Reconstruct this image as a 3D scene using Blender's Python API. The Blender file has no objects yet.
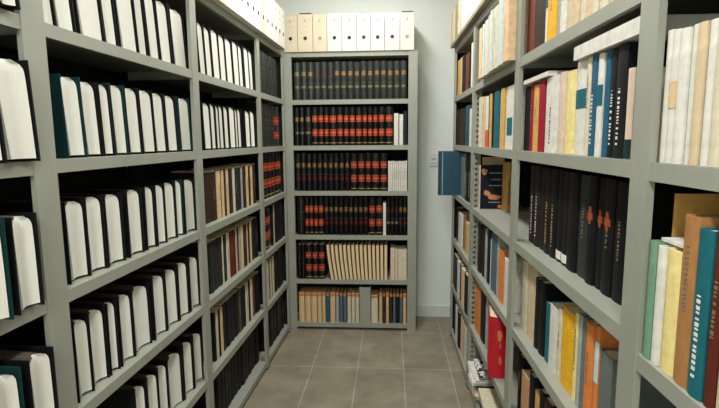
import bpy, bmesh, math, random
from mathutils import Vector, Matrix
random.seed(7)
PI = math.pi
col = bpy.context.scene.collection

# ------------------------------------------------------------------ materials
def srgb(r, g, b):
    def f(c):
        c /= 255.0
        return c/12.92 if c <= .04045 else ((c+.055)/1.055)**2.4
    return (f(r), f(g), f(b), 1)
MATS = {}
def mat(name, rgb, rough=.6, var=.12, scale=30, metal=0, stretch=(1, 1, 1), bump=0.0, spec=.4):
    if name in MATS: return MATS[name]
    m = bpy.data.materials.new(name); m.use_nodes = True
    nt = m.node_tree; N = nt.nodes; L = nt.links
    b = N['Principled BSDF']
    b.inputs['Roughness'].default_value = rough; b.inputs['Metallic'].default_value = metal
    b.inputs['Specular IOR Level'].default_value = spec
    tc = N.new('ShaderNodeTexCoord'); mp = N.new('ShaderNodeMapping'); mp.inputs['Scale'].default_value = stretch
    no = N.new('ShaderNodeTexNoise'); no.inputs['Scale'].default_value = scale; no.inputs['Detail'].default_value = 4
    L.new(tc.outputs['Object'], mp.inputs['Vector']); L.new(mp.outputs[0], no.inputs['Vector'])
    c = srgb(*rgb); r = N.new('ShaderNodeValToRGB')
    r.color_ramp.elements[0].position = .3; r.color_ramp.elements[1].position = .7
    r.color_ramp.elements[0].color = tuple(x*(1-var) for x in c[:3])+(1,)
    r.color_ramp.elements[1].color = tuple(min(1, x*(1+var)) for x in c[:3])+(1,)
    L.new(no.outputs['Fac'], r.inputs[0]); L.new(r.outputs[0], b.inputs['Base Color'])
    if bump:
        bp = N.new('ShaderNodeBump'); bp.inputs['Strength'].default_value = bump; bp.inputs['Distance'].default_value = .002
        L.new(no.outputs['Fac'], bp.inputs['Height']); L.new(bp.outputs[0], b.inputs['Normal'])
    MATS[name] = m
    return m
PAINT = mat('grey_green_paint', (150, 153, 140), .45, .05, 6)
DARKP = mat('dark_backing', (14, 15, 17), .8, .15, 8)  # near-black puts the shade of rack and bookcase interiors into the colour
PAGES = mat('page_edges', (220, 219, 208), .9, .07, 300, stretch=(8, 1, .05))
CREAMP = mat('yellowed_page_edges', (214, 200, 166), .9, .12, 250, stretch=(8, 1, .05))
OCHREP = mat('ochre_page_edges', (190, 138, 84), .9, .2, 200, stretch=(6, 1, .1))
HEAD = mat('dark_page_heads', (70, 62, 52), .95, .25, 120)  # page heads and tails toned far darker than the fore-edges
GOLD = mat('gold_tooling', (205, 168, 98), .4, .2, 60, metal=.3)
DIM = mat('worn_tooling', (120, 108, 84), .5, .2, 60)
REDL = mat('red_title_leather', (168, 16, 24), .5, .1, 80)
ORL = mat('orange_red_title_leather', (188, 38, 30), .5, .12, 80)
DREDL = mat('dark_red_title_leather', (104, 24, 26), .5, .15, 80)
WHITE = mat('white_ink', (222, 220, 210), .6, .03)
INK = mat('ink_and_gap_shade', (30, 30, 32), .6, .03)
COL = {
 'k': (13, 14, 16), 'g': (12, 50, 50), 'gg': (44, 50, 45), 'gd': (38, 42, 40), 'br': (54, 35, 28), 'dbr': (40, 27, 23), 'dk': (26, 21, 20),
 'ch': (36, 40, 40), 'rb': (92, 36, 24), 'dg': (20, 27, 24), 'nv': (16, 22, 33), 'ol': (82, 76, 50), 'rbr': (116, 62, 44),
 'wh': (216, 213, 202), 'cr': (210, 199, 172), 'bei': (206, 184, 150), 'yel': (232, 174, 34), 'gr': (160, 164, 160), 'yc': (232, 214, 142),
 'tan': (214, 184, 138), 'tanp': (190, 140, 104), 'tan2': (166, 118, 70), 'yt': (208, 162, 88), 'crm': (150, 26, 42), 'pk': (216, 192, 172),
 'bl': (38, 88, 116), 'tl': (24, 98, 108), 'tl2': (36, 84, 100), 'sg': (104, 112, 108), 'or': (214, 128, 64), 'mar': (66, 26, 32), 'gn': (110, 150, 122),
 'pch': (224, 190, 152), 'pb': (192, 208, 208), 'bg': (84, 104, 114), 'ol2': (150, 146, 116), 'pat': (146, 112, 88)}
CNAME = {
 'k': 'black', 'g': 'dark teal', 'gg': 'grey-green', 'gd': 'dark grey-green', 'br': 'brown', 'dbr': 'dark brown', 'dk': 'brown-black', 'ch': 'charcoal',
 'rb': 'red-brown', 'dg': 'dark green', 'nv': 'navy', 'ol': 'olive', 'rbr': 'reddish brown', 'wh': 'white', 'cr': 'cream', 'bei': 'beige', 'yel': 'bright yellow',
 'gr': 'grey', 'yc': 'pale yellow', 'tan': 'tan', 'tanp': 'pinkish tan', 'tan2': 'mid-brown', 'yt': 'golden tan', 'crm': 'crimson', 'pk': 'pale pink', 'bl': 'blue', 'tl': 'teal',
 'tl2': 'teal-blue', 'sg': 'slate grey', 'or': 'orange', 'mar': 'maroon', 'gn': 'soft green', 'pch': 'peach', 'pb': 'pale blue', 'bg': 'blue-grey', 'ol2': 'pale olive', 'pat': 'patterned brown'}
def cmat(c, gloss=False):
    if gloss: return mat('leather_'+CNAME[c].replace(' ', '_').replace('-', '_'), COL[c], .32, .3 if c in ('gg', 'gd') else .15, 45, spec=.6)
    v = .35 if c in ('gg', 'gd', 'pat') else .12
    return mat('cover_'+CNAME[c].replace(' ', '_').replace('-', '_'), COL[c], .6, v, 45, spec=.25)

# ------------------------------------------------------------------ mesh helpers
def link(name, bm, mats, parent=None, smooth=False, recalc=True):
    me = bpy.data.meshes.new(name)
    if recalc: bmesh.ops.recalc_face_normals(bm, faces=bm.faces)
    bm.to_mesh(me); bm.free()
    for m in (mats if isinstance(mats, (list, tuple)) else [mats]): me.materials.append(m)
    if smooth:
        for f in me.polygons: f.use_smooth = True
    o = bpy.data.objects.new(name, me); col.objects.link(o)
    if parent: o.parent = parent
    return o
def box(bm, x0, x1, y0, y1, z0, z1, mi=0):
    v = [bm.verts.new(p) for p in ((x0,y0,z0),(x1,y0,z0),(x1,y1,z0),(x0,y1,z0),(x0,y0,z1),(x1,y0,z1),(x1,y1,z1),(x0,y1,z1))]
    for q in ((0,3,2,1),(4,5,6,7),(0,1,5,4),(1,2,6,5),(2,3,7,6),(3,0,4,7)):
        bm.faces.new([v[i] for i in q]).material_index = mi
def strip(bm, outer, inner, z0, z1, mi=0):
    """closed wall whose plan is the band between two polylines of the same length"""
    n = len(outer)
    rows = [[bm.verts.new((x, y, z)) for x, y in pl] for z in (z0, z1) for pl in (outer, inner)]
    ob, ib, ot, it = rows
    F = []
    for i in range(n-1):
        F += [(ob[i],ob[i+1],ot[i+1],ot[i]), (ib[i+1],ib[i],it[i],it[i+1]), (ot[i],ot[i+1],it[i+1],it[i]), (ob[i+1],ob[i],ib[i],ib[i+1])]
    F += [(ob[0],ot[0],it[0],ib[0]), (ob[-1],ib[-1],it[-1],ot[-1])]
    for f in F: bm.faces.new(f).material_index = mi
def arc(w, r, n=6, off=0.0, x=1.0):
    """front curve of a rounded spine: y=0 at the crown, y=r at the joints"""
    pts = []
    for i in range(n+1):
        s = (-1+2*i/n)*x
        pts.append((s*(w/2+off*.5), r*s*s-off))
    return pts
def empty(name, loc, rz=0, label=None, cat=None, group=None):
    o = bpy.data.objects.new(name, None); col.objects.link(o)
    o.empty_display_size = .05
    o.location = loc; o.rotation_euler = (0, 0, rz)
    if label: o['label'] = label
    if cat: o['category'] = cat
    if group: o['group'] = group
    return o
def struct(o):
    o['kind'] = 'structure'; return o

# ------------------------------------------------------------------ books; local x = width along the shelf, -y = towards the aisle
def cover_shell(w, d, h, c, r, t=.0028, bands=False):
    bm = bmesh.new()
    a = arc(w, r); ai = [(x*(w/2-t)/(w/2), y+t) for x, y in a]
    strip(bm, [(-w/2, d)]+a+[(w/2, d)], [(-w/2+t, d)]+ai+[(w/2-t, d)], 0, h)
    if bands:
        for k in range(5):
            z = h*(.1+.2*k)
            strip(bm, arc(w, r, 6, .0022, .97), arc(w, r, 6, -.001, .97), z-.003, z+.003)
    return link('cover', bm, cmat(c, bands or r > .006), None, smooth=False)
def spine_band(w, r, z0, z1, m, parent, name='spine_label', gold=True, x=.88):
    bm = bmesh.new()
    strip(bm, arc(w, r, 6, .0012, x), arc(w, r, 6, -.0012, x), z0, z1, 0)
    if gold:
        for z in (z0-.001, z1-.001, (z0+z1)/2-.006, (z0+z1)/2+.004):
            strip(bm, arc(w, r, 6, .0016, x), arc(w, r, 6, -.0012, x), z, z+.002, 1)
        for k in range(4):
            xx = (-.5+k/3)*w*.55
            box(bm, xx-.0016, xx+.0016, r*(2*xx/w)**2-.002, r*(2*xx/w)**2+.001, (z0+z1)/2-.002, (z0+z1)/2+.002, 1)
    return link(name, bm, [m, GOLD], parent)
def lettering(w, r, z0, z1, m, parent, vert=True):
    bm = bmesh.new(); rnd = random.Random(int(z0*1e4)+int(w*1e5))
    z = z0
    while z < z1:
        l = rnd.uniform(.003, .009)
        ww = min(w*rnd.uniform(.10, .18), .0045)
        box(bm, -ww, ww*.8, -.0008, .002, z, min(z+l*.7, z1))
        z += l+rnd.choice((.002, .002, .006))
    return link('title_lettering', bm, m, parent)
def page_box(w, d, h, r, m, parent, t=.003):
    bm = bmesh.new()
    box(bm, -w/2+t+.0005, w/2-t-.0005, r+.004, d-.004, .003, h-.004)
    for f in bm.faces:
        if f.normal.z == 0: pass
    return link('pages', bm, m, parent)
def spine_book(e, w, d, h, typ, c, o):
    thin = w < .014
    r = min(.015, w*.42) if typ in ('A', 'W', 'R') else min(.004, w*.15)
    if typ == 'O': r = min(.009, w*.35)
    cv = cover_shell(w, d, h, c, r, t=min(.0028, w*.16), bands=typ in ('A',)); cv.parent = e; e0 = e
    pm = OCHREP if typ == 'O' else (PAGES if c in ('wh', 'pb', 'yel', 'tl') else CREAMP)
    rag = o.get('rag')
    page_box(w, d, h+(rag or 0), r-(.003 if rag else 0), pm, e, t=min(.003, w*.17))
    e = cv
    lab = o.get('lab')
    if typ == 'A':
        m = {'gold': DIM, 'dim': DREDL, 'rose': mat('faded_rose_leather', (128, 70, 58), .6, .2), 'red': DREDL}.get(lab)
        if m: spine_band(w, r, h*.655, h*.735, m, e, gold=lab in ('gold', 'rose', 'red'), x=.62)
        for q in (.62, .44, .285, .09): spine_band(w, r, h*q, h*q+.0022, DIM, e, name='gold_line', gold=False, x=.8)
        if lab: spine_band(w, r, h*.31, h*.37, DIM if lab != 'red' else DREDL, e, gold=False, x=.7)
    elif typ == 'W':
        m = ORL if o.get('or') else REDL
        spine_band(w, r, h*.62, h*.775, m, e, x=.8); spine_band(w, r, h*.255, h*.42, m, e, x=.8)
        spine_band(w, r, h*.06, h*.075, GOLD, e, name='gold_line', gold=False)
    elif typ == 'O':
        spine_band(w, r, h*.90, h*.985, mat('ochre_headband', (196, 120, 62), .8, .3, 60), e, name='headband', gold=False, x=.9)
    elif typ == 'R':
        spine_band(w, r, h*.55, h*.72, REDL, e); spine_band(w, r, h*.2, h*.35, REDL, e)
    elif typ == 'S':
        if lab == 'teal': spine_band(w, r, h*.50, h*.70, cmat('tl'), e, gold=False, x=1)
        if lab == 'dteal': spine_band(w, r, 0.001, h*.22, cmat('g'), e, gold=False, x=1)
        if lab == 'tealb': spine_band(w, r, h*.22, h*.50, cmat('tl'), e, gold=False, x=.55)
        if lab == 'rose': spine_band(w, r, .001, h*.34, mat('rose_paper', (200, 96, 88), .6, .1), e, gold=False, x=1)
        if lab == 'tanl': spine_band(w, r, h*.42, h*.62, cmat('tan'), e, gold=False, x=.98)
        if lab == 'whl': spine_band(w, r, h*.03, h*.12, WHITE, e, gold=False, x=.9)
        if lab == 'pbl': spine_band(w, r, h*.45, h*.85, cmat('pb'), e, gold=False, x=1)
        if 'emb' in o:
            bm = bmesh.new()
            box(bm, -w*.28, w*.28, -.0012, .003, h*.60, h*.66); box(bm, -w*.12, w*.12, -.0014, .003, h*.56, h*.72)
            link('emblem', bm, mat('orange_emblem', (150, 74, 38), .5, .35, 90), e)
        t = o.get('txt')
        if t: lettering(w, r, h*.12, h*.62, {'w': WHITE, 'g': GOLD, 'k': INK}[t], e)
        elif w > .012 and random.random() < .25 and not lab:
            dark = sum(COL[c]) < 330
            lettering(w, r, h*random.uniform(.35, .5), h*random.uniform(.65, .85), DIM if dark else mat('grey_ink', (120, 108, 96), .6, .05), e)
def fore_book(e, w, d, h, c, rnd, shear=0):
    """book standing with its fore-edge to the aisle"""
    t = .0032
    bm = bmesh.new()
    # spine at the back joins two boards
    a = arc(w, .008); outer = [(-w/2, 0)]+[(x, d-.0-y) for x, y in a]+[(w/2, 0)]
    inner = [(-w/2+t, 0)]+[(x*(w/2-t)/(w/2), d-y-t) for x, y in a]+[(w/2-t, 0)]
    strip(bm, outer, inner, 0, h)
    for v in bm.verts: v.co.x -= shear*v.co.z
    link('cover', bm, cmat(c), e)
    bm = bmesh.new(); W = w/2-t-.0008; nz, ns = 16, 8
    lean = rnd.uniform(.10, .17)*W; slim = rnd.uniform(.80, .89); fr = .004+rnd.uniform(0, .002); con = min(.012, .3*w)
    z0, z1 = .007, h-.004
    rings = []
    rr = min(.026, w*.5)
    for k in range(nz+1):
        q = k/nz
        z = z0+(z1-z0)*(q*1.25 if q < .6 else .75+(q-.6)/.4*.25)
        top = max(0, (z-(z1-rr))/rr); s = 1-.62*(1-math.sqrt(max(0, 1-top**2.2)))*1.0
        s *= slim*(1-.12*(1-q)**2)
        xc = lean-(lean+.07*W)*q
        L0, R0 = max(-W, xc-W*s), min(W, xc+W*s)
        ring = []
        for i in range(ns+1):
            u = -1+2*i/ns
            ring.append((L0+(R0-L0)*i/ns, fr+con*(1-u*u)+ .006*top**2, z))
        ring += [(W, d-.014, z), (-W, d-.014, z)]
        rings.append([bm.verts.new(p) for p in ring])
    n = len(rings[0])
    for k in range(nz):
        for i in range(n):
            bm.faces.new((rings[k][i], rings[k][(i+1) % n], rings[k+1][(i+1) % n], rings[k+1][i])).material_index = 1 if i >= ns and k > nz-4 else 0
    bm.faces.new(rings[0][::-1]).material_index = 1; bm.faces.new(rings[-1]).material_index = 1
    for v in bm.verts: v.co.x -= shear*v.co.z
    link('pages', bm, [PAGES, HEAD], e)
def paper_folder(e, w, d, h, c, tilt, rnd):
    """thin stitched booklet, sagging sideways: pages between two paper covers"""
    def sheetpack(x0, x1, name, m, y0, y1, zt):
        bm = bmesh.new(); n = 8; R = []
        for k in range(n+1):
            q = k/n; xo = tilt*(1-q)**1.4
            R.append([bm.verts.new((x0+xo, y0, zt*q)), bm.verts.new((x1+xo, y0, zt*q)), bm.verts.new((x1+xo, y1, zt*q)), bm.verts.new((x0+xo, y1, zt*q))])
        for k in range(n):
            for i in range(4): bm.faces.new((R[k][i], R[k][(i+1) % 4], R[k+1][(i+1) % 4], R[k+1][i]))
        bm.faces.new(R[0][::-1]); bm.faces.new(R[-1]); link(name, bm, m, e)
    sheetpack(-w/2, -w/2+.0045, 'cover', cmat('br' if rnd.random() < .6 else 'rb'), 0, d, h)
    sheetpack(-w/2+.0055, w/2-.0025, 'pages', mat('tan_paper', (226, 202, 160), .9, .15, 150, stretch=(6, 1, .1)), .003, d-.003, h-.004*rnd.random()-.003)
    sheetpack(w/2-.0021, w/2-.0003, 'back_cover', cmat('tan'), 0, d, h-.002)
def pamphlet(e, w, d, h, c, rnd):
    t = min(.0012, w*.12)
    bm = bmesh.new()
    strip(bm, [(-w/2, d), (-w/2, .001), (-w/2+.001, 0), (w/2-.001, 0), (w/2, .001), (w/2, d)], [(-w/2+t, d), (-w/2+t, .002), (-w/2+t+.0003, t), (w/2-t-.0003, t), (w/2-t, .002), (w/2-t, d)], 0, h)
    link('cover', bm, cmat(c), e)
    bm = bmesh.new(); box(bm, -w/2+t+.0002, w/2-t-.0002, .003, d-.003, .002, h-.003)
    link('pages', bm, CREAMP if c != 'wh' else PAGES, e)
    if rnd.random() < .5 and w > .008:
        lettering(w, 0, h*.4, h*.7, mat('grey_ink', (120, 108, 96), .6, .05), e)

# ------------------------------------------------------------------ places
KL, KR = .0256, -.0114
XL0, XR0 = -.8833, .4874
ANG_L = PI/2-math.atan(KL); ANG_R = -PI/2-math.atan(KR)
ZS = {0: 2.117, 1: 1.775, 2: 1.438, 3: 1.095, 4: .755, 5: .405, 6: .055}
BKY = 3.675
def place(side, u, sb=0.0):
    """a point u along the rack front, sb behind its front plane, and the turn of things standing there"""
    if side == 'L':
        return (XL0+KL*u-sb*math.cos(math.atan(KL)), u+sb*KL, ANG_L)
    if side == 'R':
        return (XR0+KR*u+sb*math.cos(math.atan(KR)), u-sb*KR, ANG_R)
    return (u, BKY+sb, 0.0)

ROWS=[
("L",2,1,1,0.02,[(1.2315,1.2819,0.235,"F","k"),(1.2819,1.3631,0.235,"F","k"),(1.3757,1.4951,0.235,"F","k"),(1.4951,1.5649,0.235,"F","k"),(1.5698,1.6832,0.235,"F","k"),(1.6832,1.7594,0.235,"F","k"),(1.7594,1.8397,0.235,"F","k"),(1.8397,1.9355,0.235,"F","k"),(1.9496,2.073,0.235,"F","k")]),
("L",2,2,2,0.02,[(1.2804,1.3643,0.222,"F","g"),(1.3643,1.4448,0.222,"F","k"),(1.4448,1.4994,0.222,"F","k"),(1.5114,1.5871,0.222,"F","g"),(1.5871,1.6714,0.222,"F","k"),(1.6714,1.765,0.222,"F","k"),(1.765,1.8538,0.222,"F","k"),(1.8606,1.9508,0.222,"F","k"),(1.9682,2.073,0.222,"F","g")]),
("L",2,3,3,0.02,[(1.2489,1.34,0.23,"F","k"),(1.34,1.4261,0.23,"F","k"),(1.4295,1.5232,0.23,"F","k"),(1.5547,1.6474,0.23,"F","k"),(1.6671,1.7336,0.23,"F","k"),(1.7336,1.806,0.23,"F","k"),(1.806,1.8989,0.23,"F","k"),(1.8989,1.9601,0.23,"F","g"),(1.9664,2.073,0.23,"F","k")]),
("L",2,4,4,0.02,[(1.2396,1.3097,0.232,"F","k"),(1.3116,1.3934,0.232,"F","k"),(1.4006,1.4515,0.232,"F","k"),(1.4622,1.5428,0.232,"F","k"),(1.5431,1.6528,0.232,"F","k"),(1.6735,1.7675,0.232,"F","k"),(1.7703,1.8698,0.232,"F","k"),(1.8732,1.9643,0.232,"F","k"),(1.9781,2.073,0.232,"F","k")]),
("L",2,5,5,0.02,[(1.5138,1.5913,0.235,"F","k"),(1.593,1.6731,0.235,"F","k"),(1.6731,1.7486,0.235,"F","k"),(1.7523,1.8779,0.235,"F","k"),(1.8831,1.9766,0.235,"F","k"),(1.9815,2.073,0.235,"F","k")]),
("L",1,1,1,-0.03,[(0.9777,1.0346,0.25,"F","k"),(1.0346,1.094,0.25,"F","k")]),
("L",1,2,2,-0.03,[(0.914,1.015,0.235,"F","k"),(1.015,1.1207,0.235,"F","k")]),
("L",1,3,3,-0.03,[(0.9111,0.9932,0.228,"F","g"),(1.0141,1.0916,0.228,"F","k")]),
("L",1,4,4,-0.03,[(0.9195,0.9949,0.232,"F","g"),(1.0174,1.0997,0.232,"F","k")]),
("L",3,1,1,0.02,[(2.2051,2.2755,0.232,"F","k"),(2.2755,2.3536,0.232,"F","k"),(2.3536,2.4505,0.232,"F","k"),(2.4505,2.5426,0.232,"F","k"),(2.5426,2.6468,0.232,"F","k"),(2.6468,2.7401,0.232,"F","k"),(2.7401,2.8204,0.232,"F","k"),(2.8204,2.9093,0.232,"F","g"),(2.9231,3.0027,0.232,"F","k")]),
("L",3,2,2,0.02,[(2.2048,2.2902,0.218,"F","k"),(2.2927,2.3537,0.218,"F","k"),(2.3537,2.3986,0.218,"F","k"),(2.3986,2.4632,0.218,"F","k"),(2.4632,2.534,0.218,"F","k"),(2.5347,2.6262,0.218,"F","k"),(2.6262,2.6718,0.218,"F","k"),(2.6718,2.7324,0.218,"F","k"),(2.7987,2.8878,0.218,"F","k"),(2.8878,2.9819,0.218,"F","k")]),
("L",3,3,3,0.03,[(2.2156,2.2809,0.24,"S","br"),(2.2809,2.3556,0.24,"S","br"),(2.3573,2.378,0.24,"P","tan"),(2.378,2.4064,0.24,"P","tan"),(2.4082,2.4244,0.24,"S","br"),(2.4244,2.4539,0.24,"P","tan"),(2.4558,2.4783,0.24,"P","br"),(2.4783,2.5191,0.24,"P","tan"),(2.523,2.5859,0.24,"S","ch"),(2.5879,2.6088,0.24,"P","cr"),(2.6109,2.6694,0.24,"S","ch"),(2.6694,2.7239,0.24,"S","ch"),(2.7239,2.7471,0.24,"P","gr"),(2.7494,2.8023,0.24,"S","br"),(2.8047,2.8345,0.24,"P","tan"),(2.8345,2.8548,0.24,"P","tan"),(2.8574,2.8752,0.24,"S","br"),(2.8777,2.9013,0.24,"P","tan"),(2.904,2.9359,0.24,"P","tan"),(2.9387,3.005,0.24,"S","br")]),
("L",3,4,4,0.03,[(2.2187,2.2733,0.25,"S","ch"),(2.2749,2.3277,0.25,"S","ch"),(2.3293,2.392,0.25,"S","ch"),(2.392,2.4022,0.25,"P","cr"),(2.4039,2.462,0.25,"S","ch"),(2.4639,2.495,0.25,"P","cr"),(2.4988,2.5522,0.25,"S","rb"),(2.5542,2.5921,0.25,"S","rb"),(2.5941,2.6207,0.25,"P","tan"),(2.6227,2.6501,0.25,"S","br"),(2.6522,2.6801,0.25,"P","gr"),(2.6822,2.7043,0.25,"P","tan"),(2.7065,2.7821,0.25,"S","br"),(2.7845,2.8081,0.25,"P","cr"),(2.8106,2.8325,0.25,"S","br"),(2.835,2.8598,0.25,"P","tan"),(2.8624,2.9345,0.25,"S","dg"),(2.9371,3.005,0.25,"S","dg")]),
("L",3,5,5,0.03,[(2.2373,2.2647,0.25,"S","k"),(2.2664,2.2839,0.25,"P","cr"),(2.2857,2.3178,0.25,"S","k"),(2.3197,2.3473,0.25,"P","tan"),(2.3492,2.4043,0.25,"S","nv"),(2.4063,2.4642,0.25,"S","k"),(2.4662,2.5333,0.25,"S","nv"),(2.5355,2.6065,0.25,"S","k"),(2.6088,2.6342,0.25,"P","ol"),(2.6366,2.6815,0.25,"S","k"),(2.6839,2.7308,0.25,"S","nv"),(2.7333,2.7712,0.25,"P","cr"),(2.7738,2.8078,0.25,"S","k"),(2.8104,2.8369,0.25,"P","cr"),(2.8396,2.9172,0.25,"S","rb"),(2.92,3.005,0.25,"S","k")]),
("L",3,6,6,0.05,[(2.2923,2.3354,0.27,"S","dk"),(2.3371,2.3856,0.27,"S","dk"),(2.3873,2.4343,0.27,"S","k"),(2.4361,2.4911,0.27,"S","dk"),(2.493,2.5465,0.27,"S","k"),(2.5486,2.6047,0.27,"S","dk"),(2.6068,2.6657,0.27,"S","k"),(2.6679,2.7253,0.27,"S","dk"),(2.7274,2.7875,0.27,"S","k"),(2.79,2.8529,0.27,"S","k"),(2.8554,2.9269,0.27,"S","dk"),(2.9296,3.005,0.27,"S","k")]),
("L",4,1,1,0.02,[(3.1031,3.1744,0.27,"A","gg"),(3.1776,3.2523,0.27,"A","gg"),(3.2556,3.3375,0.27,"A","gg"),(3.341,3.4275,0.27,"A","gg"),(3.4312,3.4989,0.27,"A","gg"),(3.5027,3.5692,0.27,"A","gg")]),
("L",4,2,2,0.02,[(3.1083,3.1843,0.28,"A","gd"),(3.1876,3.2638,0.28,"A","gd"),(3.2672,3.3472,0.28,"A","gd"),(3.3508,3.435,0.28,"A","gd"),(3.4388,3.5838,0.28,"R","gd")]),
("L",4,3,3,0.02,[(3.0843,3.1663,0.3,"W","k"),(3.1696,3.2531,0.3,"W","k"),(3.2563,3.3407,0.3,"W","k"),(3.3443,3.4332,0.3,"W","k"),(3.437,3.5267,0.3,"W","k"),(3.5307,3.5918,0.3,"W","k")]),
("L",4,4,4,0.02,[(3.1021,3.2929,0.28,"W","k"),(3.2964,3.3395,0.28,"S","k"),(3.3432,3.3765,0.28,"P","cr"),(3.3802,3.4802,0.28,"S","k"),(3.4842,3.5652,0.28,"S","k"),(3.5662,3.595,0.28,"S","k")]),
("L",4,5,5,0.02,[(3.0881,3.13,0.28,"S","k"),(3.1333,3.1696,0.28,"P","cr"),(3.173,3.1998,0.28,"S","k"),(3.2032,3.2377,0.28,"P","cr"),(3.2412,3.2623,0.28,"S","k"),(3.2658,3.316,0.28,"P","cr"),(3.3196,3.4212,0.28,"S","k"),(3.4251,3.5333,0.28,"S","k"),(3.5343,3.5723,0.28,"S","k")]),
("L",4,6,6,0.03,[(3.1325,3.2061,0.27,"S","k"),(3.2095,3.2903,0.27,"S","dk"),(3.2939,3.3793,0.27,"S","k"),(3.3831,3.4728,0.27,"S","k"),(3.4768,3.5463,0.27,"S","dk"),(3.5473,3.5853,0.27,"S","k")]),
("B",0,1,1,0.02,[(-0.7264,-0.6773,0.275,"A","gg",(("lab","gold"),)),(-0.6764,-0.6274,0.275,"A","gg",(("lab","gold"),)),(-0.6266,-0.5777,0.275,"A","gg",(("lab","gold"),)),(-0.5769,-0.528,0.275,"A","gg",(("lab","dim"),)),(-0.5272,-0.4784,0.275,"A","gg",(("lab","dim"),)),(-0.4776,-0.4289,0.275,"A","gg",(("lab","dim"),)),(-0.4281,-0.3795,0.275,"A","gg",(("lab","rose"),)),(-0.3787,-0.3302,0.275,"A","gg",(("lab","rose"),)),(-0.3294,-0.281,0.275,"A","gg",(("lab","rose"),)),(-0.2802,-0.2318,0.275,"A","gg",(("lab","rose"),)),(-0.231,-0.1828,0.275,"A","gg",(("lab","rose"),)),(-0.182,-0.1338,0.275,"A","gg",(("lab","rose"),)),(-0.133,-0.0849,0.275,"A","gg",(("lab","rose"),)),(-0.0841,-0.0361,0.275,"A","gg",(("lab","rose"),)),(-0.0353,0.0126,0.275,"A","gg",(("lab","rose"),)),(0.0134,0.0613,0.275,"A","gg",(("lab","rose"),)),(0.0621,0.1098,0.275,"A","gg",(("lab","rose"),))]),
("B",0,2,2,0.02,[(-0.7275,-0.6923,0.285,"A","k",(("lab","gold"),)),(-0.6906,-0.6525,0.285,"A","k",(("lab","gold"),)),(-0.6507,-0.601,0.285,"A","k",(("lab","gold"),)),(-0.5992,-0.5524,0.285,"W","k",(("or","1"),)),(-0.5507,-0.5084,0.285,"W","k",(("or","1"),)),(-0.5067,-0.4689,0.285,"W","k",(("or","1"),)),(-0.4671,-0.4104,0.285,"W","k",(("or","1"),)),(-0.4086,-0.3622,0.285,"W","k",(("or","1"),)),(-0.3605,-0.3185,0.285,"W","k",(("or","1"),)),(-0.3168,-0.2705,0.285,"W","k",(("or","1"),)),(-0.2688,-0.221,0.285,"W","k",(("or","1"),)),(-0.2193,-0.1804,0.285,"W","k",(("or","1"),)),(-0.1787,-0.1414,0.285,"W","k",(("or","1"),)),(-0.1397,-0.1009,0.285,"W","k",(("or","1"),)),(-0.0992,-0.0503,0.285,"W","k",(("or","1"),)),(-0.0486,0.0116,0.285,"W","k",(("or","1"),)),(0.0168,0.0499,0.235,"P","wh"),(0.0556,0.0844,0.225,"P","wh"),(0.0887,0.1117,0.25,"S","ch")]),
("B",0,3,3,0.02,[(-0.7292,-0.6888,0.285,"A","k",(("lab","red"),)),(-0.6874,-0.647,0.285,"A","k",(("lab","red"),)),(-0.6456,-0.6053,0.285,"A","k",(("lab","red"),)),(-0.6039,-0.5637,0.285,"A","k",(("lab","red"),)),(-0.5622,-0.5221,0.285,"A","k",(("lab","red"),)),(-0.5206,-0.4805,0.285,"A","k",(("lab","red"),)),(-0.479,-0.4391,0.285,"A","k",(("lab","red"),)),(-0.4376,-0.3977,0.285,"A","k",(("lab","red"),)),(-0.3962,-0.3563,0.285,"A","k",(("lab","red"),)),(-0.3548,-0.315,0.285,"A","k",(("lab","red"),)),(-0.3106,-0.2591,0.285,"W","k"),(-0.2547,-0.2003,0.285,"W","k"),(-0.1973,-0.1534,0.285,"W","k"),(-0.1505,-0.0904,0.285,"W","k"),(-0.0875,-0.032,0.285,"W","k"),(-0.0262,-0.0116,0.225,"P","wh"),(-0.0103,0.0043,0.225,"P","wh"),(0.0056,0.0202,0.225,"P","wh"),(0.0215,0.036,0.225,"P","wh"),(0.0374,0.0519,0.225,"P","wh"),(0.0532,0.0677,0.225,"P","wh"),(0.0691,0.0836,0.225,"P","wh"),(0.0849,0.0994,0.225,"P","wh"),(0.1008,0.1153,0.225,"P","wh")]),
("B",0,4,4,0.02,[(-0.7255,-0.6681,0.29,"A","k"),(-0.665,-0.6333,0.29,"W","k",(("or","1"),)),(-0.6318,-0.5987,0.29,"W","k",(("or","1"),)),(-0.5971,-0.5625,0.29,"W","k",(("or","1"),)),(-0.561,-0.5204,0.29,"W","k",(("or","1"),)),(-0.5174,-0.4806,0.29,"A","k",(("lab","red"),)),(-0.4795,-0.4427,0.29,"A","k",(("lab","red"),)),(-0.4415,-0.4048,0.29,"A","k",(("lab","red"),)),(-0.4037,-0.367,0.29,"A","k",(("lab","red"),)),(-0.3658,-0.3292,0.29,"A","k",(("lab","red"),)),(-0.328,-0.2915,0.29,"A","k",(("lab","red"),)),(-0.2903,-0.2538,0.29,"A","k",(("lab","red"),)),(-0.2526,-0.2162,0.29,"A","k",(("lab","red"),)),(-0.215,-0.1786,0.29,"A","k",(("lab","red"),)),(-0.174,-0.1221,0.29,"W","k"),(-0.1206,-0.0673,0.29,"W","k"),(-0.0644,-0.0422,0.25,"P","wh"),(-0.0393,-0.009,0.29,"A","k",(("lab","dim"),)),(-0.0083,0.022,0.29,"A","k",(("lab","dim"),)),(0.0227,0.0529,0.29,"A","k",(("lab","dim"),)),(0.0537,0.0838,0.29,"A","k",(("lab","red"),)),(0.0845,0.1147,0.29,"A","k",(("lab","red"),))]),
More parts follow.
